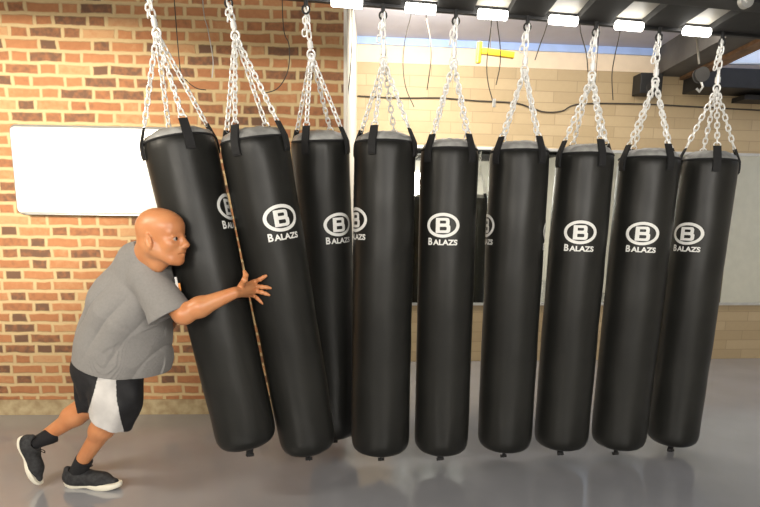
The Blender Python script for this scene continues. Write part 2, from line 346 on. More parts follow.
# cables hanging from the rig and run along the wall
def cable(name, pts, r, label, cat='cable', group=None, m='cable'):
    bm = bmesh.new(); tube(bm, catmull(pts, 8), r, 6); o = link(name, bm, M[m], origin=Vector(pts[0])); return tag(o, label, cat, group)
cable('wall_cable', [tpl(x, y, .012) for x, y in ((358, 96), (400, 98), (440, 98), (480, 101), (515, 103), (532, 108), (545, 112), (562, 111), (580, 104), (640, 104), (700, 107), (790, 112))], .007, 'thin dark cable clipped along the tan wall above the mirror')
G = 'thin cables hanging behind the chains'
cabs = [(4.9, [(411, 14), (405, 40), (403, 65), (406, 88), (414, 107)], 'dark cable curving down between fourth and fifth bag chains, left one of two'),
        (4.9, [(426, 14), (430, 38), (431, 60), (427, 90)], 'dark cable hanging nearly straight left of the fifth bag chain'),
        (4.9, [(492, 18), (487, 60), (488, 82), (493, 102)], 'dark cable with a white plug hanging behind the yellow bracket'),
        (4.9, [(497, 18), (500, 45), (500, 65), (496, 85)], 'short dark cable hanging right of the white-plug cable'),
        (4.9, [(548, 20), (540, 45), (535, 60)], 'short slanting cable between the sixth and seventh bag chains'),
        (4.9, [(580, 26), (586, 52), (588, 72)], 'faint cable just left of the seventh bag chain'),
        (4.9, [(620, 30), (615, 55), (612, 75), (613, 100)], 'faint cable just right of the seventh bag chain'),
        (3.9, [(283, 22), (289, 45), (288, 70), (278, 88), (262, 94)], 'dark cable looping to the right of the second bag chain on brick'),
        (3.9, [(203, 5), (208, 30), (213, 60), (212, 78)], 'pale thin wire hanging between the first and second bag chains'),
        (3.9, [(180, 68), (186, 80), (196, 88), (206, 90)], 'short dark cable end curling right of the first bag chain'),
        (4.6, [(336, 10), (334, 40), (333, 80), (334, 118)], 'faint cable hanging in front of the brick wall end'),
        (4.6, [(352, 12), (352, 40), (350, 75), (346, 110)], 'thin cable hanging in front of the bright wall corner')]
for Y, pts, lab in cabs:
    top = W(pts[0][0], pts[0][1], Y)
    wp = [W(x, y, Y) for x, y in pts]
    wp = [Vector((top.x, top.y, ZC-.003))] + wp if top.z < ZC-.02 else wp
    if 'cable end' in lab: wp = wp[1:]; wp = [Vector((wp[0].x-.03, wp[0].y, ZC-.003))] + wp
    cb_ = cable('hanging_cable', wp, .004 if Y > 4 else .0032, lab, 'cable', G, 'alu' if 'pale thin wire' in lab else 'cable')
    if 'white plug' in lab and 'slanting' not in lab and 'right of' not in lab: plugged = cb_
p = W(494, 103, 4.9); bm = bmesh.new(); box(bm, (-.012, -.01, -.03), (.012, .01, .03), Matrix.Translation(p), .003)
link('plug', bm, M['print'], plugged, origin=p)['label'] = 'white plug'
p0, p1 = W(594, 101, 4.9), W(601, 111, 4.9); bm = bmesh.new(); tube(bm, [p0, p1], .014, 8)
bm2 = bmesh.new(); tube(bm2, [p0, Vector((p0.x, p0.y, ZC-.003))], .0025, 6)
o = tag(link('cable_connector', bm, M['print'], origin=p0), 'small slanting white connector hanging between seventh and eighth bag chains', 'connector'); link('cord', bm2, M['cable'], o)
# yellow bracket
yb = thing('yellow_bracket', W(481, 50, 5.2), 'yellow T-shaped bar hanging behind the chain of the sixth bag', 'bracket')
Y = 5.2; a = W(480, 42, Y); c = W(478, 63, Y)
bm = bmesh.new(); tube(bm, [a, c], .022, 10); link('end_plate', bm, M['yellow'], yb)
a = W(482, 51, Y); c = W(514, 55.5, Y); bm = bmesh.new()
ang = math.atan2(-(c.z-a.z), c.x-a.x); mtx = Matrix.Translation(a) @ Matrix.Rotation(ang, 4, 'Y'); box(bm, (0, -.02, -.024), ((c-a).length, .02, .024), mtx, .004); link('bar', bm, M['yellow'], yb)
bm = bmesh.new(); tube(bm, [W(490, 50, Y), Vector((W(490, 50, Y).x, Y, ZC-.003))], .004, 6); link('hanger', bm, M['cable'], yb)
# grey hoist hardware hanging between the last two chains
hk = thing('pulley_block', W(705, 75, 4.0), 'dull grey pulley block hanging left of the ninth bag chain', 'pulley')
bm = bmesh.new(); tube(bm, [W(697, 38, 4.0), W(699, 64, 4.0)], .006, 6); tube(bm, [W(697, 38, 4.0), Vector((W(697, 38, 4.0).x, 4.0, ZC-.003))], .004, 6); link('rope', bm, M['panel'], hk)
bm = bmesh.new(); cc = W(701, 75, 4.0)
for dy in (-.018, .018): bmesh.ops.create_cone(bm, cap_ends=True, segments=20, radius1=.045, radius2=.045, depth=.008, matrix=Matrix.Translation(cc+Vector((0, dy, 0))) @ Matrix.Rotation(PI/2, 4, 'X'))
bmesh.ops.create_cone(bm, cap_ends=True, segments=20, radius1=.034, radius2=.034, depth=.03, matrix=Matrix.Translation(cc) @ Matrix.Rotation(PI/2, 4, 'X')); link('sheave', bm, M['greysteel'], hk)
bm = bmesh.new(); tube(bm, [cc+Vector((0, 0, -.03)), cc+Vector((.02, 0, -.07)), cc+Vector((.0, 0, -.10)), cc+Vector((-.02, 0, -.08))], .008, 8); link('hook', bm, M['alu'], hk)

# ------------------------------------------------------------------ punching bags
def text_bm(s, size, bold):
    cu = bpy.data.curves.new('t', 'FONT'); cu.body = s; cu.size = size; cu.offset = bold; cu.align_x = 'LEFT'; cu.resolution_u = 4
    o = bpy.data.objects.new('t', cu); C.objects.link(o); bpy.context.view_layer.update()
    dg = bpy.context.evaluated_depsgraph_get(); me = bpy.data.meshes.new_from_object(o.evaluated_get(dg))
    bm = bmesh.new(); bm.from_mesh(me); bpy.data.objects.remove(o); bpy.data.curves.remove(cu); bpy.data.meshes.remove(me)
    return bm
def fit(bm, x0, x1, z0, z1):
    xs = [v.co.x for v in bm.verts]; ys = [v.co.y for v in bm.verts]; a, b_, c, d = min(xs), max(xs), min(ys), max(ys)
    for v in bm.verts: v.co = Vector((x0+(v.co.x-a)/(b_-a)*(x1-x0), z0+(v.co.y-c)/(d-c)*(z1-z0), 0))
def merge(dst, src):
    me = bpy.data.meshes.new('tmp'); src.to_mesh(me); src.free(); dst.from_mesh(me); bpy.data.meshes.remove(me)
def logo_flat():
    bm = bmesh.new(); n = 64; a, b_, wd = .089, .064, .0175
    O = [bm.verts.new((a*math.cos(2*PI*k/n), b_*math.sin(2*PI*k/n), 0)) for k in range(n)]
    I = [bm.verts.new(((a-wd)*math.cos(2*PI*k/n), (b_-wd*.92)*math.sin(2*PI*k/n), 0)) for k in range(n)]
    for k in range(n): bm.faces.new((O[k], O[(k+1) % n], I[(k+1) % n], I[k]))
    # block letter B with two counters
    def rr(x0, x1, y0, y1, rr_, ccw=True):
        P = []
        for cx, cy, a0, rd in ((x1-rr_[0], y1-rr_[0], 0, rr_[0]), (x0+rr_[1], y1-rr_[1], 90, rr_[1]), (x0+rr_[2], y0+rr_[2], 180, rr_[2]), (x1-rr_[3], y0+rr_[3], 270, rr_[3])):
            for k in range(5): an = math.radians(a0+22.5*k); P.append((cx+rd*math.cos(an), cy+rd*math.sin(an)))
        return P
    def annulus(outer, inner):
        A = [bm.verts.new((*p, 0)) for p in outer]; B = [bm.verts.new((*p, 0)) for p in inner]; n = len(A)
        for k in range(n): bm.faces.new((A[k], A[(k+1) % n], B[(k+1) % n], B[k]))
    e = .0015
    annulus(rr(-.037, .035, -.002, .038, (.014, .003, .001, .008)), rr(-.015, .017, .009, .024, (.005, e, e, .005)))
    annulus(rr(-.037, .040, -.040, .002, (.010, .001, .003, .015)), rr(-.015, .021, -.026, -.008, (.006, e, e, .006)))
    t = text_bm('B', .05, .0015); fit(t, -.080, -.055, -.104, -.066); merge(bm, t)
    t = text_bm('ALAZS', .05, .0018); fit(t, -.051, .080, -.104, -.074); merge(bm, t)
    bmesh.ops.triangulate(bm, faces=bm.faces)
    for k in range(-9, 10):
        bmesh.ops.bisect_plane(bm, geom=bm.verts[:]+bm.edges[:]+bm.faces[:], plane_co=(k*.009+.0003, 0, 0), plane_no=(1, 0, 0))
    for f in bm.faces:
        if f.normal.z < 0: f.normal_flip()
    me = bpy.data.meshes.new('logo_source'); bm.to_mesh(me); bm.free(); return me
LOGO = logo_flat()
def chain(bm, a, b_, pitch=.031, wr=.0042, lw=.0135, twist=0):
    a = Vector(a); b_ = Vector(b_); L = (b_-a).length; n = max(1, round(L/pitch)); pt = L/n; t = (b_-a).normalized()
    u = t.cross(Vector((0, 1, 0.3))).normalized(); w = t.cross(u)
    hl = pt/2+wr*.9; k4 = 5
    for i in range(n):
        c = a+t*(pt*(i+.5)); an = (i % 2)*PI/2 + PI/4 + twist; s = u*math.cos(an)+w*math.sin(an); pts = []
        st = max(hl-lw+wr, .003)
        for sg in (1, -1):
            for k in range(k4):
                f = PI*k/(k4-1); pts.append(c + t*sg*(st*.9 + (hl-st*.9)*math.sin(f)) + s*sg*lw*math.cos(f)*.82)
        tube(bm, pts, wr, 6, closed=True)
def make_bag(spec):
    # top centre and bottom centre of the vinyl cylinder, anchor under the rig rail
    T, B, A = spec['T'], spec['B'], spec['A']; rt, rb = spec['rt'], spec['rb']; s = spec['seed']
    ax = (T-B); Lg = ax.length; ax.normalize()
    ex = Vector((1, 0, 0)); ex = (ex-ax*ex.dot(ax)).normalized(); ey = ax.cross(ex)     # ey points away from the camera
    def P(r, ph, h): return B + ax*h + (ex*math.cos(ph)+ey*math.sin(ph))*r
    root = thing('punching_bag', B, spec['label'], 'punching bag', 'black punching bags hanging in a row')
    rad = lambda h: rb+(rt-rb)*h/Lg
    prof = [(-.012, .30), (-.010, .5), (-.004, .70), (.006, .83), (.022, .925), (.045, .975), (.075, .997)]
    hs = np.linspace(.11, Lg-.05, 52)
    prof += [(h, 1.0) for h in hs] + [(Lg-.03, .995), (Lg-.012, .975), (Lg-.002, .945)]
    n = 72; bm = bmesh.new(); rings = []
    for h, q in prof:
        ring = []
        for k in range(n):
            ph = 2*PI*k/n; r = rad(h)*q
            if h > .03:
                edge = math.exp(-max(0, Lg-h)/.10)+.6*math.exp(-h/.12)
                v = Vector((math.cos(ph)*1.3, math.sin(ph)*1.3, h*5.2+s*7))
                r += .0030*noise.noise(v) + .0025*noise.noise(Vector((v.x*.6, v.y*.6, h*1.5+s*3)))
                r += edge*.0045*noise.noise(Vector((math.cos(ph)*5, math.sin(ph)*5, h*6+s)))
            ring.append(bm.verts.new(P(r, ph, h)))
        rings.append(ring)
    for a, c in zip(rings, rings[1:]):
        for k in range(n): bm.faces.new((a[k], a[(k+1) % n], c[(k+1) % n], c[k]))
    v0 = bm.verts.new(P(0, 0, -.014))
    for k in range(n): bm.faces.new((v0, rings[0][(k+1) % n], rings[0][k]))
    link('bag_body', bm, M['vinyl'], root)
    # top cap: puckered black vinyl, lamp highlight painted as grey
    bm = bmesh.new(); rings = []
    for q, dz in ((.95, -.004), (.935, .010), (.87, .024), (.70, .040), (.5, .050), (.3, .054), (.12, .055)):
        ring = []
        for k in range(n):
            ph = 2*PI*k/n; pk = .005*math.sin(ph*9+s)*math.sin(min(1, (1-q)*3)*PI) + .006*noise.noise(Vector((math.cos(ph)*3, math.sin(ph)*3, q*4+s)))
            ring.append(bm.verts.new(P(rt*q, ph, Lg+dz+pk)))
        rings.append(ring)
    for a, c in zip(rings, rings[1:]):
        for k in range(n): bm.faces.new((a[k], a[(k+1) % n], c[(k+1) % n], c[k]))
    bm.faces.new(rings[-1]); link('top_cap', bm, M['cap'], root)
    # binding rim
    bm = bmesh.new(); tube(bm, [P(rt*.955, 2*PI*k/48, Lg-.004) for k in range(48)], .0065, 6, closed=True); link('rim_piping', bm, M['web'], root)
    # hub where the chains meet
    hubd = (A-T).length; hub = T + (A-T)*((spec.get('hub', .40))/hubd)
    adir = (A-T).normalized()
    for j in range(4):
        ph = spec['phi'] + j*PI/2; rd = ex*math.cos(ph)+ey*math.sin(ph); tg = -ex*math.sin(ph)+ey*math.cos(ph)
        p2 = P(rad(Lg)*.985+.004, ph, Lg-.005); tip = p2 + (hub-p2).normalized()*.078
        bm = bmesh.new()
        ribbon(bm, [P(rad(Lg)+.005, ph, Lg-.075), P(rad(Lg)+.006, ph, Lg-.04), p2, tip], tg, .042, .006)
        ribbon(bm, [P(rad(Lg)+.010, ph, Lg-.068), P(rad(Lg)+.011, ph, Lg-.04), p2+rd*.007, tip+rd*.004], tg, .040, .004)
        link('strap', bm, M['web'], root)
        bm = bmesh.new()
        c = tip + (hub-tip).normalized()*.006; tt = (hub-tip).normalized()
        tube(bm, [c + (tg*math.cos(a_)*.018+tt*math.sin(a_)*.016) for a_ in [2*PI*k/14 for k in range(14)]], .0035, 6, closed=True)
        chain(bm, c+tt*.012, hub, twist=random.random()); link('chain', bm, M['zinc'], root)
    # swivel ring and upper chain
    bm = bmesh.new(); w = adir.cross(Vector((0, 1, 0))).normalized()
    tube(bm, [hub + (w*math.cos(a_)*.019+adir*math.sin(a_)*.022) for a_ in [2*PI*k/16 for k in range(16)]], .0052, 8, closed=True)
    tube(bm, [hub+adir*.018, hub+adir*.075], [.010, .010], 10)
    tube(bm, [hub+adir*.03, hub+adir*.06], [.0145, .0145], 12)
    link('swivel', bm, M['zinc'], root)
    up0 = hub+adir*.07
    bm = bmesh.new(); chain(bm, up0, A-adir*.01, pitch=.036, wr=.0045, lw=.015)
    if (A-up0).length > .1:                       # doubled tail of spare links beside the main run
        e = A-adir*.03; chain(bm, e + w*.004, e + w*.024-adir*min(.16, (A-up0).length*.7), twist=.6)
    link('upper_chain', bm, M['zinc'], root)
    bm = bmesh.new(); tube(bm, [A+Vector((0, 0, .03)), A+Vector((0, 0, -.012))], .011, 10); tube(bm, [A+(Vector((math.cos(a_)*.018, 0, math.sin(a_)*.02-.025))) for a_ in [2*PI*k/14 for k in range(14)]], .005, 6, closed=True)
    link('eye_bolt', bm, M['blacksteel'], root)
    # bottom loop
    bm = bmesh.new(); o = Vector((.008*math.sin(s*3), 0, 0)); b0 = B-ax*.010
    box(bm, (-.018, -.004, -.040), (.018, .004, .004), Matrix.Translation(b0+o-Vector((0, 0, .018))) @ Matrix.Rotation(s, 4, 'Z') @ Matrix.Rotation(.25*math.sin(s*5), 4, 'Y'), .002)
    tube(bm, [b0+o+Vector((-.018, 0, -.054)), b0+o+Vector((.018, 0, -.050))], .010, 8)
    link('bottom_loop', bm, M['web'], root)
    for (la, lh) in spec['logos']:
        bm = bmesh.new(); bm.from_mesh(LOGO)
        base = -PI/2 + la                          # -PI/2 faces the camera
        for v in bm.verts:
            hh = lh*Lg+v.co.y; r = rad(hh); ph = base + v.co.x/r
            r += .0030*noise.noise(Vector((math.cos(ph)*1.3, math.sin(ph)*1.3, hh*5.2+s*7))) + .0025*noise.noise(Vector((math.cos(ph)*.78, math.sin(ph)*.78, hh*1.5+s*3)))
            v.co = P(r+.0022, ph, hh)
        link('logo', bm, M['print'], root, smooth=False)
    return root
ord_ = ['first', 'second', 'third', 'fourth', 'fifth', 'sixth', 'seventh', 'eighth', 'ninth']
D = math.radians
#        anchor px, top(px,py), bottom(px,py), Ytop, Ybottom, rt, rb, logos(angle, height share), phi
bags = [
 (149, -4, (179, 138), (248, 443.5), 3.00, 2.96, .172, .153, [(D(84), .775)], D(31), 'leftmost black punching bag, tilted, with the bald man pushing against it'),
 (229, 2, (254, 137), (309.5, 448), 3.03, 3.11, .166, .150, [(D(33), .765)], D(-20), 'tilted black punching bag under the man\'s spread hand, second from left'),
 (306, 2, (320, 138), (335, 432), 3.46, 3.62, .160, .156, [(D(36), .745)], D(-23), 'black punching bag set back in the row, partly hidden between its two neighbours'),
 (383, 10, (385, 140), (380, 449), 3.30, 3.30, .163, .167, [(D(-63), .765)], D(-23), 'black punching bag fourth from left, its logo wrapped round the left side'),
 (456, 16, (449.5, 147), (441, 449), 3.36, 3.36, .156, .156, [(D(-15), .765)], D(40), 'black punching bag in the middle of the row, fifth from left, narrow gaps both sides'),
 (528, 22, (519.5, 149), (504, 446), 3.43, 3.43, .163, .158, [(D(-88), .765), (D(86), .75)], D(32), 'black punching bag with no logo on its front, sixth from left'),
 (597, 27, (585, 152), (560, 444), 3.49, 3.49, .158, .160, [(D(-14), .75)], D(15), 'black punching bag seventh from left, logo facing front, third from the right end'),
 (661, 33, (649, 156), (617.5, 444), 3.55, 3.55, .168, .160, [(D(-20), .755)], D(16), 'black punching bag second from right, overlapping the last bag'),
 (725, 40, (708.5, 158), (671.5, 441), 3.66, 3.66, .158, .152, [(D(-50), .755)], D(-12), 'rightmost black punching bag at the far end of the row'),
]
BAG = []
for i, (axp, ayp, t, b_, yt, yb_, rt, rb, lg, ph, lab) in enumerate(bags):
    A = rowpt(axp); T = W(t[0], t[1]+3, yt); B = W(b_[0], b_[1], yb_)
    BAG.append((T, B, rt, rb))
    make_bag(dict(T=T, B=B, A=A, rt=rt, rb=rb, logos=lg, phi=ph, label=lab, seed=i*1.37+.5, hub=(.50, .50, .44, .40, .44, .42, .42, .42, .40)[i]))

#==PERSON==
# ------------------------------------------------------------------ signed distance modelling for the man
class Field:
    def __init__(s, lo, hi, h):
        s.lo = np.array(lo, np.float32); s.h = h; s.n = np.ceil((np.array(hi)-np.array(lo))/h).astype(int)+1
        s.f = np.full(tuple(s.n), 1.0, np.float32); s.ax = [s.lo[i]+h*np.arange(s.n[i], dtype=np.float32) for i in range(3)]
    def region(s, lo, hi):
        a = np.maximum(np.floor((np.array(lo)-s.lo)/s.h).astype(int), 0); b_ = np.minimum(np.ceil((np.array(hi)-s.lo)/s.h).astype(int)+1, s.n)
        sl = tuple(slice(a[i], b_[i]) for i in range(3))
        return sl, s.ax[0][sl[0]][:, None, None], s.ax[1][sl[1]][None, :, None], s.ax[2][sl[2]][None, None, :]
    def put(s, fn, lo, hi, k=.02, op='add'):
        pad = k+.03; sl, X, Y, Z_ = s.region(np.array(lo)-pad, np.array(hi)+pad)
        if min(X.size, Y.size, Z_.size) == 0: return
        d = fn(X, Y, Z_); c = s.f[sl]
        if op == 'add': a, b_ = c, d; hh = np.clip(.5+.5*(b_-a)/k, 0, 1); s.f[sl] = b_*(1-hh)+a*hh-k*hh*(1-hh)
        else: a, b_ = c, -d; hh = np.clip(.5-.5*(b_-a)/k, 0, 1); s.f[sl] = b_*(1-hh)+a*hh+k*hh*(1-hh)
    def cone(s, a, b_, ra, rb, k=.02, op='add', sq=None):
        a = np.array(a, float); b_ = np.array(b_, float); r = max(ra, rb)
        def fn(X, Y, Z_):
            ba = b_-a; L2 = max(1e-9, ba@ba); px, py, pz = X-a[0], Y-a[1], Z_-a[2]
            t = np.clip((px*ba[0]+py*ba[1]+pz*ba[2])/L2, 0, 1)
            dx, dy, dz = px-t*ba[0], py-t*ba[1], pz-t*ba[2]
            if sq: dy = dy*sq
            return (np.sqrt(dx*dx+dy*dy+dz*dz)-(ra+(rb-ra)*t)).astype(np.float32)
        s.put(fn, np.minimum(a, b_)-r*1.6, np.maximum(a, b_)+r*1.6, k, op)
    def ell(s, c, R, axes=None, k=.02, op='add'):
        c = np.array(c, float); R = np.array(R, float); A = np.eye(3) if axes is None else np.array([list(v) for v in axes]); r = R.max()
        def fn(X, Y, Z_):
            p = [X-c[0], Y-c[1], Z_-c[2]]; q = [(p[0]*A[i][0]+p[1]*A[i][1]+p[2]*A[i][2]) for i in range(3)]
            k0 = np.sqrt(sum((q[i]/R[i])**2 for i in range(3))); k1 = np.sqrt(sum((q[i]/R[i]**2)**2 for i in range(3)))+1e-9
            return (k0*(k0-1)/k1).astype(np.float32)
        s.put(fn, c-r, c+r, k, op)
    def grid(s): return s.ax[0][:, None, None], s.ax[1][None, :, None], s.ax[2][None, None, :]
    def cut(s, p, n):                              # keeps the side n points away from
        X, Y, Z_ = s.grid(); s.f = np.maximum(s.f, ((X-p[0])*n[0]+(Y-p[1])*n[1]+(Z_-p[2])*n[2]).astype(np.float32))
    def mesh(s):
        f = s.f; ins = f < 0; n = f.shape
        def sub(a, d): return a[d[0]:n[0]-1+d[0], d[1]:n[1]-1+d[1], d[2]:n[2]-1+d[2]]
        cor = [(i, j, k) for i in (0, 1) for j in (0, 1) for k in (0, 1)]
        alli = np.ones((n[0]-1, n[1]-1, n[2]-1), bool); anyi = np.zeros_like(alli)
        for d in cor: q = sub(ins, d); alli &= q; anyi |= q
        act = anyi & ~alli; idx = np.argwhere(act); ids = np.full(act.shape, -1, np.int64); ids[act] = np.arange(len(idx))
        acc = np.zeros((len(idx), 3)); cnt = np.zeros(len(idx))
        for d0 in cor:
            for a in range(3):
                if d0[a]: continue
                d1 = list(d0); d1[a] = 1
                v0 = f[idx[:, 0]+d0[0], idx[:, 1]+d0[1], idx[:, 2]+d0[2]]; v1 = f[idx[:, 0]+d1[0], idx[:, 1]+d1[1], idx[:, 2]+d1[2]]
                m = (v0 < 0) != (v1 < 0); t = np.where(m, v0/np.where(m, v0-v1, 1), 0)
                p = np.array(d0, float)[None].repeat(len(idx), 0); p[:, a] += t; acc += p*m[:, None]; cnt += m
        V = (acc/cnt[:, None]+idx)*s.h+s.lo
        Q = []
        for a in range(3):
            o = [slice(1, n[0]-1), slice(1, n[1]-1), slice(1, n[2]-1)]; o2 = list(o); o[a] = slice(0, n[a]-1); o2[a] = slice(1, n[a])
            g0 = ins[tuple(o)]; g1 = ins[tuple(o2)]; e = np.argwhere(g0 != g1); pos = g0[tuple(e.T)]
            base = e + 1; base[:, a] -= 1; b1, b2 = (a+1) % 3, (a+2) % 3
            def cell(d1, d2): c = base.copy(); c[:, b1] -= d1; c[:, b2] -= d2; return ids[tuple(c.T)]
            q = np.stack([cell(1, 1), cell(0, 1), cell(0, 0), cell(1, 0)], 1); q[~pos] = q[~pos][:, ::-1]; Q.append(q)
        return V, np.concatenate(Q)
def sdf_object(name, V, Q, mats, parent, slot=None, smooth_it=2, lam=.5):
    V = V.astype(np.float64)
    E = np.concatenate([Q[:, [i, (i+1) % 4]] for i in range(4)])
    deg = np.bincount(E[:, 0], minlength=len(V))+np.bincount(E[:, 1], minlength=len(V))
    for it in range(smooth_it*2):                   # Taubin smoothing
        L = np.zeros_like(V)
        for c in range(3): L[:, c] = np.bincount(E[:, 0], V[E[:, 1], c], len(V))+np.bincount(E[:, 1], V[E[:, 0], c], len(V))
        V = V+(L/np.maximum(deg, 1)[:, None]-V)*(lam if it % 2 == 0 else -lam*.96)
    off = np.array(parent_world(parent)) if parent else np.zeros(3)
    me = bpy.data.meshes.new(name); me.from_pydata((V-off).tolist(), [], Q.tolist())
    for m in (mats if isinstance(mats, list) else [mats]): me.materials.append(m)
    me.polygons.foreach_set('use_smooth', np.ones(len(Q), bool))
    if slot is not None: me.polygons.foreach_set('material_index', slot(V[Q].mean(1)).astype(np.int32))
    me.update(); o = bpy.data.objects.new(name, me); C.objects.link(o)
    if parent: o.parent = parent
    return o
def v3(p): return np.array((p.x, p.y, p.z))

# ---- joints, read off the pose
YH = 2.765
neckb = W(147, 267, 2.90); 
shR = W(148, 281, 2.79); elR = W(183, 314, 2.72); wrR = W(234, 293, 2.765)
shL = W(160, 283, 3.10); elL = W(166, 322, 3.19); wrL = W(186, 300, 3.26)
hipR = W(112, 362, 2.93); knR = W(116, 410, 2.90); anR = W(84, 458, 3.01)
hipL = W(100, 362, 3.09); knL = W(92, 405, 3.12); anL = W(49, 434, 3.13)
base = Vector((hipR.x, 3.0, 0))
man = thing('person', base, 'bald man in grey t-shirt and black and white shorts pushing the leftmost bags', 'person')

hz = .0036
lo = np.array([W(10, 300, 3.1).x-.03, 2.58, .03]); hi = np.array([W(278, 280, 2.9).x, 3.36, W(160, 200, 2.8).z+.03])
B_ = Field(lo, hi, hz)
# head
hc = W(162.3, 236.0, YH)
yaw, pit = math.radians(-13), math.radians(1)
hf = Vector((math.cos(yaw)*math.cos(pit), math.sin(yaw)*math.cos(pit), math.sin(pit))); hs_ = Vector((0, 0, 1)).cross(hf).normalized(); hu = hf.cross(hs_).normalized()
SC = 1.07
def HP(f_, s_, u_): return v3(hc + (hf*f_ + hs_*s_ + hu*u_)*SC)
HA = [hf, hs_, hu]
def he(c, R, k=.015, op='add', ax=None): B_.ell(HP(*c), np.array(R)*SC, ax or HA, k, op)
def hcn(a, b_, ra, rb, k=.012, op='add'): B_.cone(HP(*a), HP(*b_), ra*SC, rb*SC, k, op)
he((-.016, 0, .033), (.101, .077, .085))
he((.030, 0, -.020), (.064, .062, .080), .03)
he((.036, 0, .045), (.060, .060, .050), .03)
for sg in (-1, 1):
    hcn((-.018, sg*.056, -.050), (.050, sg*.026, -.098), .024, .023, .03)
    hcn((.074, sg*.012, .012), (.064, sg*.046, .014), .0125, .010, .014)
    he((.058, sg*.040, -.036), (.018, .018, .020), .03)
    he((.094, sg*.034, -.010), (.022, .018, .0125), .012, 'sub')
    he((.070, sg*.032, -.009), (.0135, .0150, .0115), .006)
    hcn((.086, sg*.018, -.0015), (.079, sg*.046, -.003), .0062, .005, .006)
    hcn((.082, sg*.022, -.019), (.075, sg*.043, -.017), .004, .0035, .008)
    he((.098, sg*.0125, -.046), (.011, .008, .008), .007)
hcn((.082, 0, .008), (.107, 0, -.034), .0105, .0145, .012)
he((.109, 0, -.038), (.0145, .0145, .012), .008)
he((.070, 0, -.068), (.030, .034, .028), .02)
he((.066, 0, -.104), (.025, .028, .021), .018)
hcn((.092, 0, -.066), (.082, .020, -.069), .0070, .005, .006); hcn((.092, 0, -.066), (.082, -.020, -.069), .0070, .005, .006)
hcn((.090, 0, -.080), (.080, .018, -.078), .0078, .005, .006); hcn((.090, 0, -.080), (.080, -.018, -.078), .0078, .005, .006)
hcn((.103, 0, -.073), (.086, .024, -.0735), .0035, .0025, .004, 'sub'); hcn((.103, 0, -.073), (.086, -.024, -.0735), .0035, .0025, .004, 'sub')
for sg in (-1, 1):
    ea = Vector((-.35*sg, 0, 0)); sidev = (hs_*sg - hf*.35).normalized(); up2 = (hu-hf*.18).normalized(); fw2 = up2.cross(sidev).normalized()
    B_.ell(HP(-.016, sg*.079, -.022), np.array((.019, .010, .034))*SC, [fw2, sidev, up2], .008)
    B_.ell(HP(-.010, sg*.090, -.018), np.array((.009, .006, .019))*SC, [fw2, sidev, up2], .006, 'sub')
    B_.ell(HP(-.002, sg*.082, -.024), np.array((.006, .006, .008))*SC, [fw2, sidev, up2], .004)
# neck, trunk (mostly under the shirt)
B_.cone(HP(-.030, 0, -.055), v3(neckb), .066, .070, .03)
B_.cone(HP(-.065, 0, -.03), v3(neckb+Vector((-.04, 0, .0))), .050, .055, .03)
hcn((.01, 0, -.092), (-.03, 0, -.12), .026, .034, .03)
chest = W(138, 294, 2.95); belly = W(124, 335, 3.0); pelv = W(112, 356, 3.01)
B_.cone(v3(neckb), v3(chest), .072, .10, .03); B_.cone(v3(chest), v3(belly), .10, .14, .04); B_.cone(v3(belly), v3(pelv), .14, .12, .04)
B_.cone(v3(shR+Vector((0, .05, 0))), v3(shL-Vector((0, .05, 0))), .045, .045, .02)
# arms
for sh, el, wr in ((shR, elR, wrR), (shL, elL, wrL)):
    B_.cone(v3(sh), v3(el), .046, .045, .02); m1 = el.lerp(wr, .33)
    B_.cone(v3(el), v3(m1), .043, .046, .02); B_.cone(v3(m1), v3(wr), .045, .0275, .025)
    B_.cone(v3(el+Vector((-.004, 0, -.008))), v3(el+Vector((.012, 0, -.01))), .036, .034, .02)
# hands
def surfY(bi, px, py, off):                         # depth of the bag's front skin under a pixel, plus clearance
    T, Bt, rt, rb = BAG[bi]; d = ray(px, py); best = None
    for it in range(400):
        t = 2.4+it*.003; p = CAM+d*(t/d.y); h = (p.z-Bt.z)/(T.z-Bt.z); q = Bt.lerp(T, h); r = rb+(rt-rb)*h
        dist = math.hypot(p.x-q.x, p.y-q.y)-r
        if best is None or dist < best[0]: best = (dist, t)
        if dist < off: return t
    return best[1]-.0
def fing(F_, pts, rs, k=.006):
    for a, c, ra, rb in zip(pts, pts[1:], rs, rs[1:]): F_.cone(v3(a), v3(c), ra, rb, k)
def HW(px, py, off=.010, bi=1): return W(px, py, surfY(bi, px, py, off))
k_idx, k_mid, k_rng, k_pin = HW(254.0, 282.0, .022), HW(255.5, 286.4, .024), HW(255.3, 290.9, .022), HW(253.2, 295.0, .018)
palmY = wrR.y
for kk, r0 in ((k_idx, .0135), (k_mid, .0135), (k_rng, .013), (k_pin, .012)):
    st = wrR.lerp(kk, .12); B_.cone(v3(st), v3(kk), .0195, r0, .012)
fing(B_, [k_idx, HW(259.8, 279.4, .021), HW(263.2, 277.4, .015), HW(266.2, 275.8, .009)], [.0112, .0102, .0090, .0078])
fing(B_, [k_mid, HW(262.0, 286.9, .022), HW(266.6, 287.4, .016), HW(270.6, 288.0, .009)], [.0112, .0102, .0090, .0080])
fing(B_, [k_rng, HW(261.4, 292.2, .020), HW(265.8, 293.6, .015), HW(269.2, 294.9, .009)], [.0108, .0098, .0088, .0078])
fing(B_, [k_pin, HW(257.4, 298.4, .017), HW(260.4, 301.2, .013), HW(262.8, 303.4, .008)], [.0100, .0090, .0082, .0072])
tb = wrR.lerp(k_idx, .35)+Vector((0, -.004, .012))
t1 = W(244.6, 280.0, wrR.y+.01); t2 = W(245.8, 275.2, wrR.y+.025); t3 = W(244.4, 271.6, wrR.y+.035)
fing(B_, [tb, t1, t2, t3], [.0165, .0130, .0110, .0090], .009)
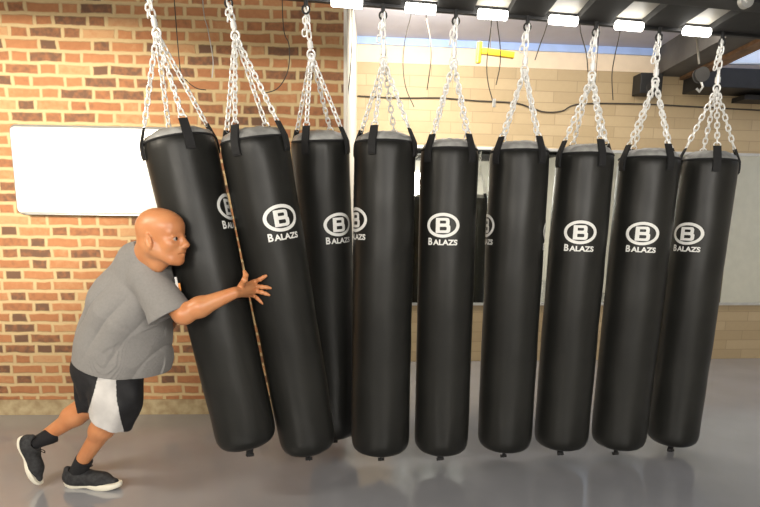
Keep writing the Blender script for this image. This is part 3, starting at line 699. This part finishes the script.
# far hand on the back of the first bag
dl = Vector((.9, -.1, .35)).normalized(); ul = Vector((-.35, 0, .9)).normalized()
pc = wrL+dl*.085
for j, (o_, ln) in enumerate(((.030, .072), (.010, .080), (-.010, .075), (-.030, .058))):
    kk = wrL+dl*.085+ul*o_; B_.cone(v3(wrL+dl*.01+ul*o_*.4), v3(kk), .018, .0125, .012)
    dd = (dl+ul*o_*4+Vector((0, -.25, 0))).normalized(); fing(B_, [kk, kk+dd*ln*.45, kk+(dd+Vector((0, -.3, 0)))*ln*.75, kk+(dd+Vector((0, -.6, 0)))*ln*.95], [.011, .010, .009, .0078])
fing(B_, [wrL+dl*.02+ul*.01, wrL+dl*.04+ul*.045, wrL+dl*.06+ul*.065, wrL+dl*.075+ul*.08], [.016, .013, .011, .009])
# legs
for hp, kn, an, s_ in ((hipR, knR, anR, 1), (hipL, knL, anL, 1)):
    B_.cone(v3(hp), v3(kn), .090, .062, .04)
    cd_ = (an-kn).normalized(); bk = Vector((-.9, 0, .5)); bk = (bk-cd_*bk.dot(cd_)).normalized()
    B_.cone(v3(kn), v3(kn.lerp(an, .35)), .056, .052, .03); B_.cone(v3(kn.lerp(an, .12)+bk*.018), v3(kn.lerp(an, .45)+bk*.020), .050, .046, .03)
    B_.cone(v3(kn.lerp(an, .4)), v3(an), .050, .037, .03)
for bi in (0, 1):                                  # skin gives way where it presses on a bag
    T_, Bt_, rt_, rb_ = BAG[bi]; B_.cone(v3(Bt_), v3(T_), rb_+.006, rt_+.006, .004, 'sub')
V, Q = B_.mesh()
sdf_object('body', V, Q, M['skin'], man, smooth_it=1)
del B_

# eyes and brows
for sg in (-1, 1):
    bm = bmesh.new(); c = Vector(HP(.0750, sg*.032, -.0095)); bmesh.ops.create_uvsphere(bm, u_segments=20, v_segments=12, radius=.0140*SC, matrix=Matrix.Translation(c)); e = link('eye', bm, M['eye'], man)
    bm = bmesh.new(); bmesh.ops.create_uvsphere(bm, u_segments=16, v_segments=10, radius=.0082*SC, matrix=Matrix.Translation(c+hf*.0078*SC-hs_*.001)); link('iris', bm, M['iris'], e)
    bm = bmesh.new(); tube(bm, [Vector(HP(.0865, sg*.014, .0105)), Vector(HP(.083, sg*.030, .0165)), Vector(HP(.071, sg*.048, .0135))], [.0036, .0046, .0028], 6); link('eyebrow', bm, M['brow'], man)

# ---- t-shirt
lo = np.array([W(60, 300, 3.1).x, 2.56, W(120, 385, 3).z]); hi = np.array([W(205, 280, 3.0).x, 3.38, W(150, 232, 2.8).z+.02])
S = Field(lo, hi, .0042)
A1 = W(147, 284, 2.94); A2 = W(131, 312, 2.97); A3 = W(124.5, 345, 3.0); A4 = W(120, 368, 3.0)
S.cone(v3(neckb+Vector((-.035, .01, .01))), v3(A1), .100, .135, .05)
S.cone(v3(W(147, 258, 2.86)), v3(neckb), .086, .098, .04)
S.cone(v3(W(138, 262, 2.94)), v3(W(122, 290, 2.97)), .085, .120, .05)
S.cone(v3(A1), v3(A2), .135, .187, .06, sq=.93); S.cone(v3(A2), v3(A3), .187, .232, .06, sq=1.1); S.cone(v3(A3), v3(A4), .232, .232, .04, sq=1.12)
S.cone(v3(shR+Vector((-.01, .08, .015))), v3(shL-Vector((.01, .06, -.01))), .088, .085, .05)
slR = W(170.5, 315, 2.745)
S.cone(v3(shR+Vector((-.005, .02, 0))), v3(slR), .085, .100, .035, sq=1.12)
slL = W(170, 314, 3.18); S.cone(v3(shL), v3(slL), .085, .085, .03)
# folds
X, Y_, Z_ = S.grid()
u_ = (X*.55+Z_*.83); w_ = (X*.83-Z_*.55)
wr_ = np.sin(u_*46+3.2*np.sin(w_*7+Y_*5)+Y_*9)*np.clip(np.sin(w_*9+Y_*7+1.0)*.7+.35, 0, 1)
wr2 = np.sin(w_*38+2.4*np.sin(u_*9+Y_*4)-Y_*12)*np.clip(np.sin(u_*8-Y_*6+2.0), 0, 1)
arm = np.exp(-(((X-shR.x)**2+(Y_-shR.y)**2+(Z_-shR.z)**2)/.03))
g1 = 1-2*np.abs(np.sin(w_*26+.9*np.sin(u_*5+Y_*3)))**.6
g2 = 1-2*np.abs(np.sin(u_*19+.8*np.sin(w_*6+Y_*5)+2.0))**.6
S.f += (.0075*g1*np.clip(.3+.9*np.sin(u_*8+1.3), 0, 1)+.0035*g2*np.clip(.2+.9*np.sin(w_*7+Y_*4), 0, 1)+.005*np.sin(X*11+Y_*9+2)*np.sin(Z_*13)+0*arm).astype(np.float32)
# belly drape over the hem on the near side
E_ = S.f.copy()
# cuts: hem, sleeves, neck
h1, h2 = W(73, 354, 3.0), W(169, 371, 3.0); hd = (h2-h1).normalized(); hn = Vector((hd.z, 0, -hd.x)).normalized()
hn = hn if hn.z < 0 else -hn
hm = (h1+h2)/2; bow = .030
Xc = (X-hm.x)/(.5*(h2-h1).length)
S.f = np.maximum(S.f, ((X-hm.x)*hn.x+(Z_-hm.z)*hn.z-bow*(1-np.clip(Xc, -1.2, 1.2)**2)+0*Y_).astype(np.float32))
def sleevecut(p, n, c0, rad_):                       # trims only near the sleeve
    d = ((X-p.x)*n.x+(Y_-p.y)*n.y+(Z_-p.z)*n.z); rr2 = np.sqrt((X-c0.x)**2+(Y_-c0.y)**2+(Z_-c0.z)**2)
    return np.where(rr2 < rad_, d, -1).astype(np.float32)
torso = Field(lo, hi, .0042)
nR = (W(189, 304, 2.72)-W(149, 325, 2.72)); nR = Vector((-nR.z, 0, nR.x)).normalized(); nR = nR if nR.z < 0 else -nR
nR = (nR+Vector((0, -.10, 0))).normalized()
cutR = ((X-slR.x)*nR.x+(Y_-slR.y)*nR.y+(Z_-slR.z)*nR.z).astype(np.float32)
torso.cone(v3(A1), v3(A2), .135, .187, .06, sq=.93); torso.cone(v3(A2), v3(A3), .187, .232, .06, sq=1.1); torso.cone(v3(A3), v3(A4), .232, .232, .04, sq=1.12)
near = (Y_ < 2.93)
cutR2 = np.where(near & (torso.f+np.zeros_like(S.f) > .004), cutR, -1).astype(np.float32)
S.f = np.maximum(S.f, cutR2)
nL = (slL-shL).normalized(); cutL = ((X-slL.x)*nL.x+(Y_-slL.y)*nL.y+(Z_-slL.z)*nL.z).astype(np.float32)
S.f = np.maximum(S.f, np.where((Y_ > 3.06) & (torso.f > .004), cutL, -1).astype(np.float32))
nk = W(160, 257, 2.84); nn = (W(152, 250, 2.86)-neckb).normalized(); nn = Vector((.50, -.10, .86)).normalized()
S.f = np.maximum(S.f, ((X-nk.x)*nn.x+(Y_-nk.y)*nn.y+(Z_-nk.z)*nn.z).astype(np.float32))
# hollow openings
F2 = Field(lo, hi, .0042); F2.f = S.f
ad = (slR-shR).normalized(); F2.cone(v3(slR-ad*.055), v3(slR+ad*.06), .055, .098, .006, 'sub')
T_, Bt_, rt_, rb_ = BAG[0]; F2.cone(v3(Bt_), v3(T_), rb_+.008, rt_+.008, .006, 'sub')
V, Q = F2.mesh()
shirt = sdf_object('t_shirt', V, Q, M['shirt'], man, smooth_it=2); shirt['label'] = 'heather grey short-sleeved shirt'
# collar band around the neck
bm = bmesh.new(); cc = neckb.lerp(hc, .16)+Vector((-.004, 0, .0)); a1 = Vector((nn.z, 0, -nn.x)).normalized(); a2 = nn.cross(a1)
tube(bm, [cc + a1*math.cos(a_)*.086 + a2*math.sin(a_)*.083 for a_ in [2*PI*k/40 for k in range(40)]], .008, 8, closed=True)
link('collar', bm, M['shirt'], shirt)
# small printed mark on the chest, next to the bag
bm = bmesh.new(); p = W(177.5, 284, 2.80)
for dz, nm in ((0, 0),):
    tube(bm, [W(175.5, 277, 2.80), W(178, 290, 2.80)], .006, 8)
link('chest_mark', bm, M['print'], shirt)
bm = bmesh.new(); tube(bm, [W(179.2, 283, 2.80), W(180.3, 291, 2.80)], .005, 8); link('chest_mark', bm, M['orange'], shirt)

# ---- shorts
lo = np.array([W(64, 300, 3.1).x, 2.72, W(120, 436, 2.9).z]); hi = np.array([W(160, 380, 3.0).x, 3.32, W(110, 335, 3).z])
S = Field(lo, hi, .0042)
S.cone(v3(W(112, 350, 3.0)), v3(W(108, 368, 3.0)), .168, .172, .04, sq=.95)
S.cone(v3(W(117, 368, 2.94)), v3(W(116, 400, 2.90)), .130, .122, .03); S.cone(v3(W(116, 400, 2.90)), v3(W(107, 432, 2.89)), .122, .098, .03)
S.cone(v3(W(97, 368, 3.08)), v3(W(93, 400, 3.10)), .118, .108, .03); S.cone(v3(W(93, 400, 3.10)), v3(W(91, 430, 3.10)), .108, .100, .03)
S.cone(v3(W(100, 372, 2.97)), v3(W(97, 405, 2.99)), .085, .080, .04)
X, Y_, Z_ = S.grid()
S.f += (.0040*np.sin(X*62+4*np.sin(Z_*9)+Y_*20)*np.clip(1.1-(Z_-lo[2])*1.5, 0, 1)+.003*np.sin(X*25-Z_*31+Y_*14)).astype(np.float32)
bk = W(73, 380, 3.0).x
S.f = np.maximum(S.f, (bk-X+0*Y_+0*Z_).astype(np.float32)-.004)
def plane2(a, c, Yp):
    a = W(*a, Yp); c = W(*c, Yp); d = (c-a).normalized(); n_ = Vector((d.z, 0, -d.x)); n_ = n_ if n_.z < 0 else -n_
    return (X-a.x)*n_.x+(Z_-a.z)*n_.z
# rear-leg hem level, near-leg hem slanting down then up to the front
hemL = plane2((73, 412), (104, 410), 3.08); hemR = np.maximum(plane2((88, 409), (125, 429), 2.9), plane2((124, 428), (134, 432), 2.9)); hemR2 = ((X-W(127, 428, 2.9).x)*.72-(Z_-W(127, 428, 2.9).z)*.70)
tY = np.clip((Y_-2.99)/.03, 0, 1)
hem = (hemR*(1-tY)+hemL*tY)
S.f = np.maximum(S.f, hem.astype(np.float32))
S.cone(v3(W(112, 415, 2.9)), v3(W(106, 442, 2.9)), .086, .094, .008, 'sub'); S.cone(v3(W(91, 408, 3.1)), v3(W(86, 430, 3.1)), .080, .090, .008, 'sub')
V, Q = S.mesh()
def inpoly(px, py, poly):
    r_ = np.zeros(len(px), bool); n_ = len(poly)
    for i in range(n_):
        (x1_, y1_), (x2_, y2_) = poly[i], poly[(i+1) % n_]
        c_ = ((y1_ > py) != (y2_ > py)) & (px < (x2_-x1_)*(py-y1_)/((y2_-y1_) or 1e-9)+x1_); r_ ^= c_
    return r_
k0 = v3(RT); k1 = v3(UP); k2 = v3(FW); c0 = np.array(CAM)
def slot(P):
    q = P-c0; z = q@k2; px = CX+F*(q@k0)/z; py = CY-F*(q@k1)/z
    poly = [(101, 340), (116, 340), (116, 375), (116.5, 398), (119.5, 415), (125, 436), (86, 436), (88, 412), (94, 392), (99.5, 371)]
    return np.where(inpoly(px, py, poly) & (P[:, 1] < 3.02), 1, 0)
sh_ = sdf_object('shorts', V, Q, [M['shortblack'], M['shortwhite']], man, slot, smooth_it=1); sh_['label'] = 'black shorts with pale side panels'

# ---- shoes: local frame x = toe, y = side, z = up; length .30
def make_shoe(heel, toe, upv, ank):
    x = (toe-heel); Ls = x.length; x.normalize(); z = (upv-x*upv.dot(x)).normalized(); y = z.cross(x)
    MT = Matrix(((x.x, y.x, z.x, heel.x), (x.y, y.y, z.y, heel.y), (x.z, y.z, z.z, heel.z), (0, 0, 0, 1))); k = Ls/.30; MI = MT.inverted()
    MT = MT @ Matrix.Scale(k, 4)
    def place(V): A = np.array(MT); return V @ A[:3, :3].T + A[:3, 3]
    f = Field([-.02, -.07, -.01], [.32, .07, .17], .0032)
    f.cone((.035, 0, .050), (.075, 0, .048), .036, .036, .03); f.cone((.075, 0, .045), (.20, .004, .036), .036, .036, .03); f.cone((.20, .006, .034), (.262, .0, .030), .036, .024, .03)
    f.cone((.055, 0, .05), (.052, 0, .066), .037, .034, .03); f.cone((.09, 0, .050), (.085, 0, .066), .034, .030, .03); f.cone((.10, 0, .06), (.20, 0, .038), .034, .030, .03)
    f.cone((.03, 0, .07), (.020, 0, .090), .016, .012, .015)
    f.cut((0, 0, .016), (0, 0, -1)); f.cone((.066, 0, .080), (.066, 0, .13), .030, .038, .008, 'sub')
    V, Q = f.mesh(); shoe = sdf_object('shoe', place(V), Q, M['shoe'], man, smooth_it=1); shoe['label'] = 'charcoal running shoe with off-white sole'
    # sole: outline swept between profile heights
    bm = bmesh.new(); n = 56; ring = []
    def half(t):                                    # half width along the foot
        return .034*math.sqrt(max(0, min(1, t/.05)))**1 if t < .05 else (.034-.006*math.sin(min(1, (t-.05)/.08)*PI*.5) if t < .13 else (.028+.014*math.sin(min(1, (t-.13)/.09)*PI/2) if t < .22 else .042*math.sqrt(max(0, 1-((t-.22)/.082)**2))))
    st = [0.302*(.5-.5*math.cos(PI*i/28)) for i in range(29)]
    out = [(t, half(t)) for t in st] + [(t, -half(t)) for t in st[-2:0:-1]]
    rows = []
    for lv in range(5):
        row = []
        for (t, w) in out:
            bot = .010*max(0, (t-.20)/.10)**2*1.6 + .006*max(0, (.05-t)/.05)**2+.005*math.exp(-((t-.13)/.03)**2); tp = .029+.014*max(0, (.10-t)/.10)+.010*max(0, (t-.22)/.08)**2*1.4+.003*math.sin(t*60)
            q = lv/4; zz = bot+(tp-bot)*q; bul = 1+.05*math.sin(q*PI)-(.05 if lv == 0 else 0)
            tt = .15+(t-.15)*(1+.012*math.sin(q*PI)-(.012 if lv == 0 else 0))
            row.append(bm.verts.new(Vector(MT @ Vector((tt, w*bul, zz)))))
        rows.append(row)
    m_ = len(out)
    for a, c in zip(rows, rows[1:]):
        for i in range(m_): bm.faces.new((a[i], a[(i+1) % m_], c[(i+1) % m_], c[i]))
    bm.faces.new(rows[0][::-1]); bm.faces.new(rows[-1]); bmesh.ops.recalc_face_normals(bm, faces=bm.faces); link('sole', bm, M['sole'], shoe)
    bm = bmesh.new()
    for i in range(4):
        t = .105+i*.022; zt_ = .089-i*.0085
        tube(bm, [MT @ Vector((t-.004, -.028, zt_-.018)), MT @ Vector((t, 0, zt_)), MT @ Vector((t+.008, .028, zt_-.018))], .0026*k, 6)
    for sg in (-1, 1): tube(bm, catmull([MT @ Vector((.10, 0, .098)), MT @ Vector((.118, sg*.018, .112)), MT @ Vector((.135, sg*.034, .098)), MT @ Vector((.112, sg*.010, .094))], 5), .0026*k, 6)
    link('lace', bm, M['lace'], shoe)
    # sock
    bm = bmesh.new(); a = MT @ Vector((.064, 0, .055)); b2 = ank; d = (b2-a); 
    tube(bm, [a, a.lerp(b2, .5), b2, b2+d.normalized()*.02], [.036*k, .040*k, .0455, .0455], 20); link('sock', bm, M['sock'], man)
hR, tR = Z(64.5, 485.5, .0), Z(126, 484.5, .0)
make_shoe(Vector((hR.x, hR.y, .001)), Vector((tR.x, hR.y-.035, .001)), Vector((0, 0, 1)), W(83, 462, 3.02))
tL = Z(37, 487.5, .0)
hLp = W(17.5, 437.5, tL.y+.02); tip = Vector((tL.x-.004, tL.y, .012))
make_shoe(hLp, tip, Vector((.95, -.05, .35)), W(50, 436, 3.12))

# ------------------------------------------------------------------ lights
def area(name, loc, target, sx, sy, power, col):
    l = bpy.data.lights.new(name, 'AREA'); l.shape = 'RECTANGLE'; l.size = sx; l.size_y = sy; l.energy = power; l.color = col
    o = bpy.data.objects.new(name, l); C.objects.link(o); o.location = loc
    o.rotation_euler = (Vector(target)-Vector(loc)).to_track_quat('-Z', 'Y').to_euler(); return o
def spot(name, loc, target, power, col, ang, blend, rad=.06):
    l = bpy.data.lights.new(name, 'SPOT'); l.energy = power; l.color = col; l.spot_size = math.radians(ang); l.spot_blend = blend; l.shadow_soft_size = rad
    o = bpy.data.objects.new(name, l); C.objects.link(o); o.location = loc
    o.rotation_euler = (Vector(target)-Vector(loc)).to_track_quat('-Z', 'Y').to_euler(); return o
warm = (1, .90, .74)
area('fill_rear_left', (-2.0, -1.6, 2.30), (-1.4, 2.6, 1.0), 1.6, .6, 105, (1, .93, .82))  # unseen area fill added behind the camera, no fixture
area('fill_rear_right', (1.8, -1.6, 2.30), (1.6, 2.8, .9), 1.6, .6, 100, (1, .95, .88))  # added fill without a lamp body, brightens the right-hand bags
area('fill_rear_middle', (-.1, -2.4, 2.35), (0, 3.2, 1.1), 1.6, .5, 55, (1, .96, .90))  # soft frontal fill added from behind the camera
area('lamp_left', (-2.5, 1.9, 2.38), (-2.4, 4.3, 1.5), 1.2, .25, 45, warm)
area('fill_front_wall', (2.6, -2.3, 2.3), (3.2, -3.6, 1.2), 2.6, .4, 110, (1, .97, .90))  # added fill, brightens the unseen front wall that the mirror shows
area('lamp_back', (1.6, 5.1, 3.06), (1.6, 5.9, 1.2), 3.4, .4, 46, (1, .92, .80))
area('lamp_corner', (.45, 4.95, 2.95), (.05, 5.9, 2.2), .4, .4, 20, (1, .93, .78))
spot('added_spot_left', (-2.5, 1.35, 2.26), (-2.75, 4.3, 2.12), 330, warm, 62, .7)  # unseen spot added for the bright pool on the brick, no track
wd = bpy.data.worlds.new('world'); bpy.context.scene.world = wd; wd.use_nodes = True
wd.node_tree.nodes['Background'].inputs['Color'].default_value = (.5, .5, .5, 1); wd.node_tree.nodes['Background'].inputs['Strength'].default_value = .2
vs = bpy.context.scene.view_settings; vs.view_transform = 'Standard'; vs.look = 'None'; vs.gamma = 1; vs.exposure = 0.0; vs.use_curve_mapping = False
try: bpy.context.scene.cycles.use_denoising = True
except Exception: pass
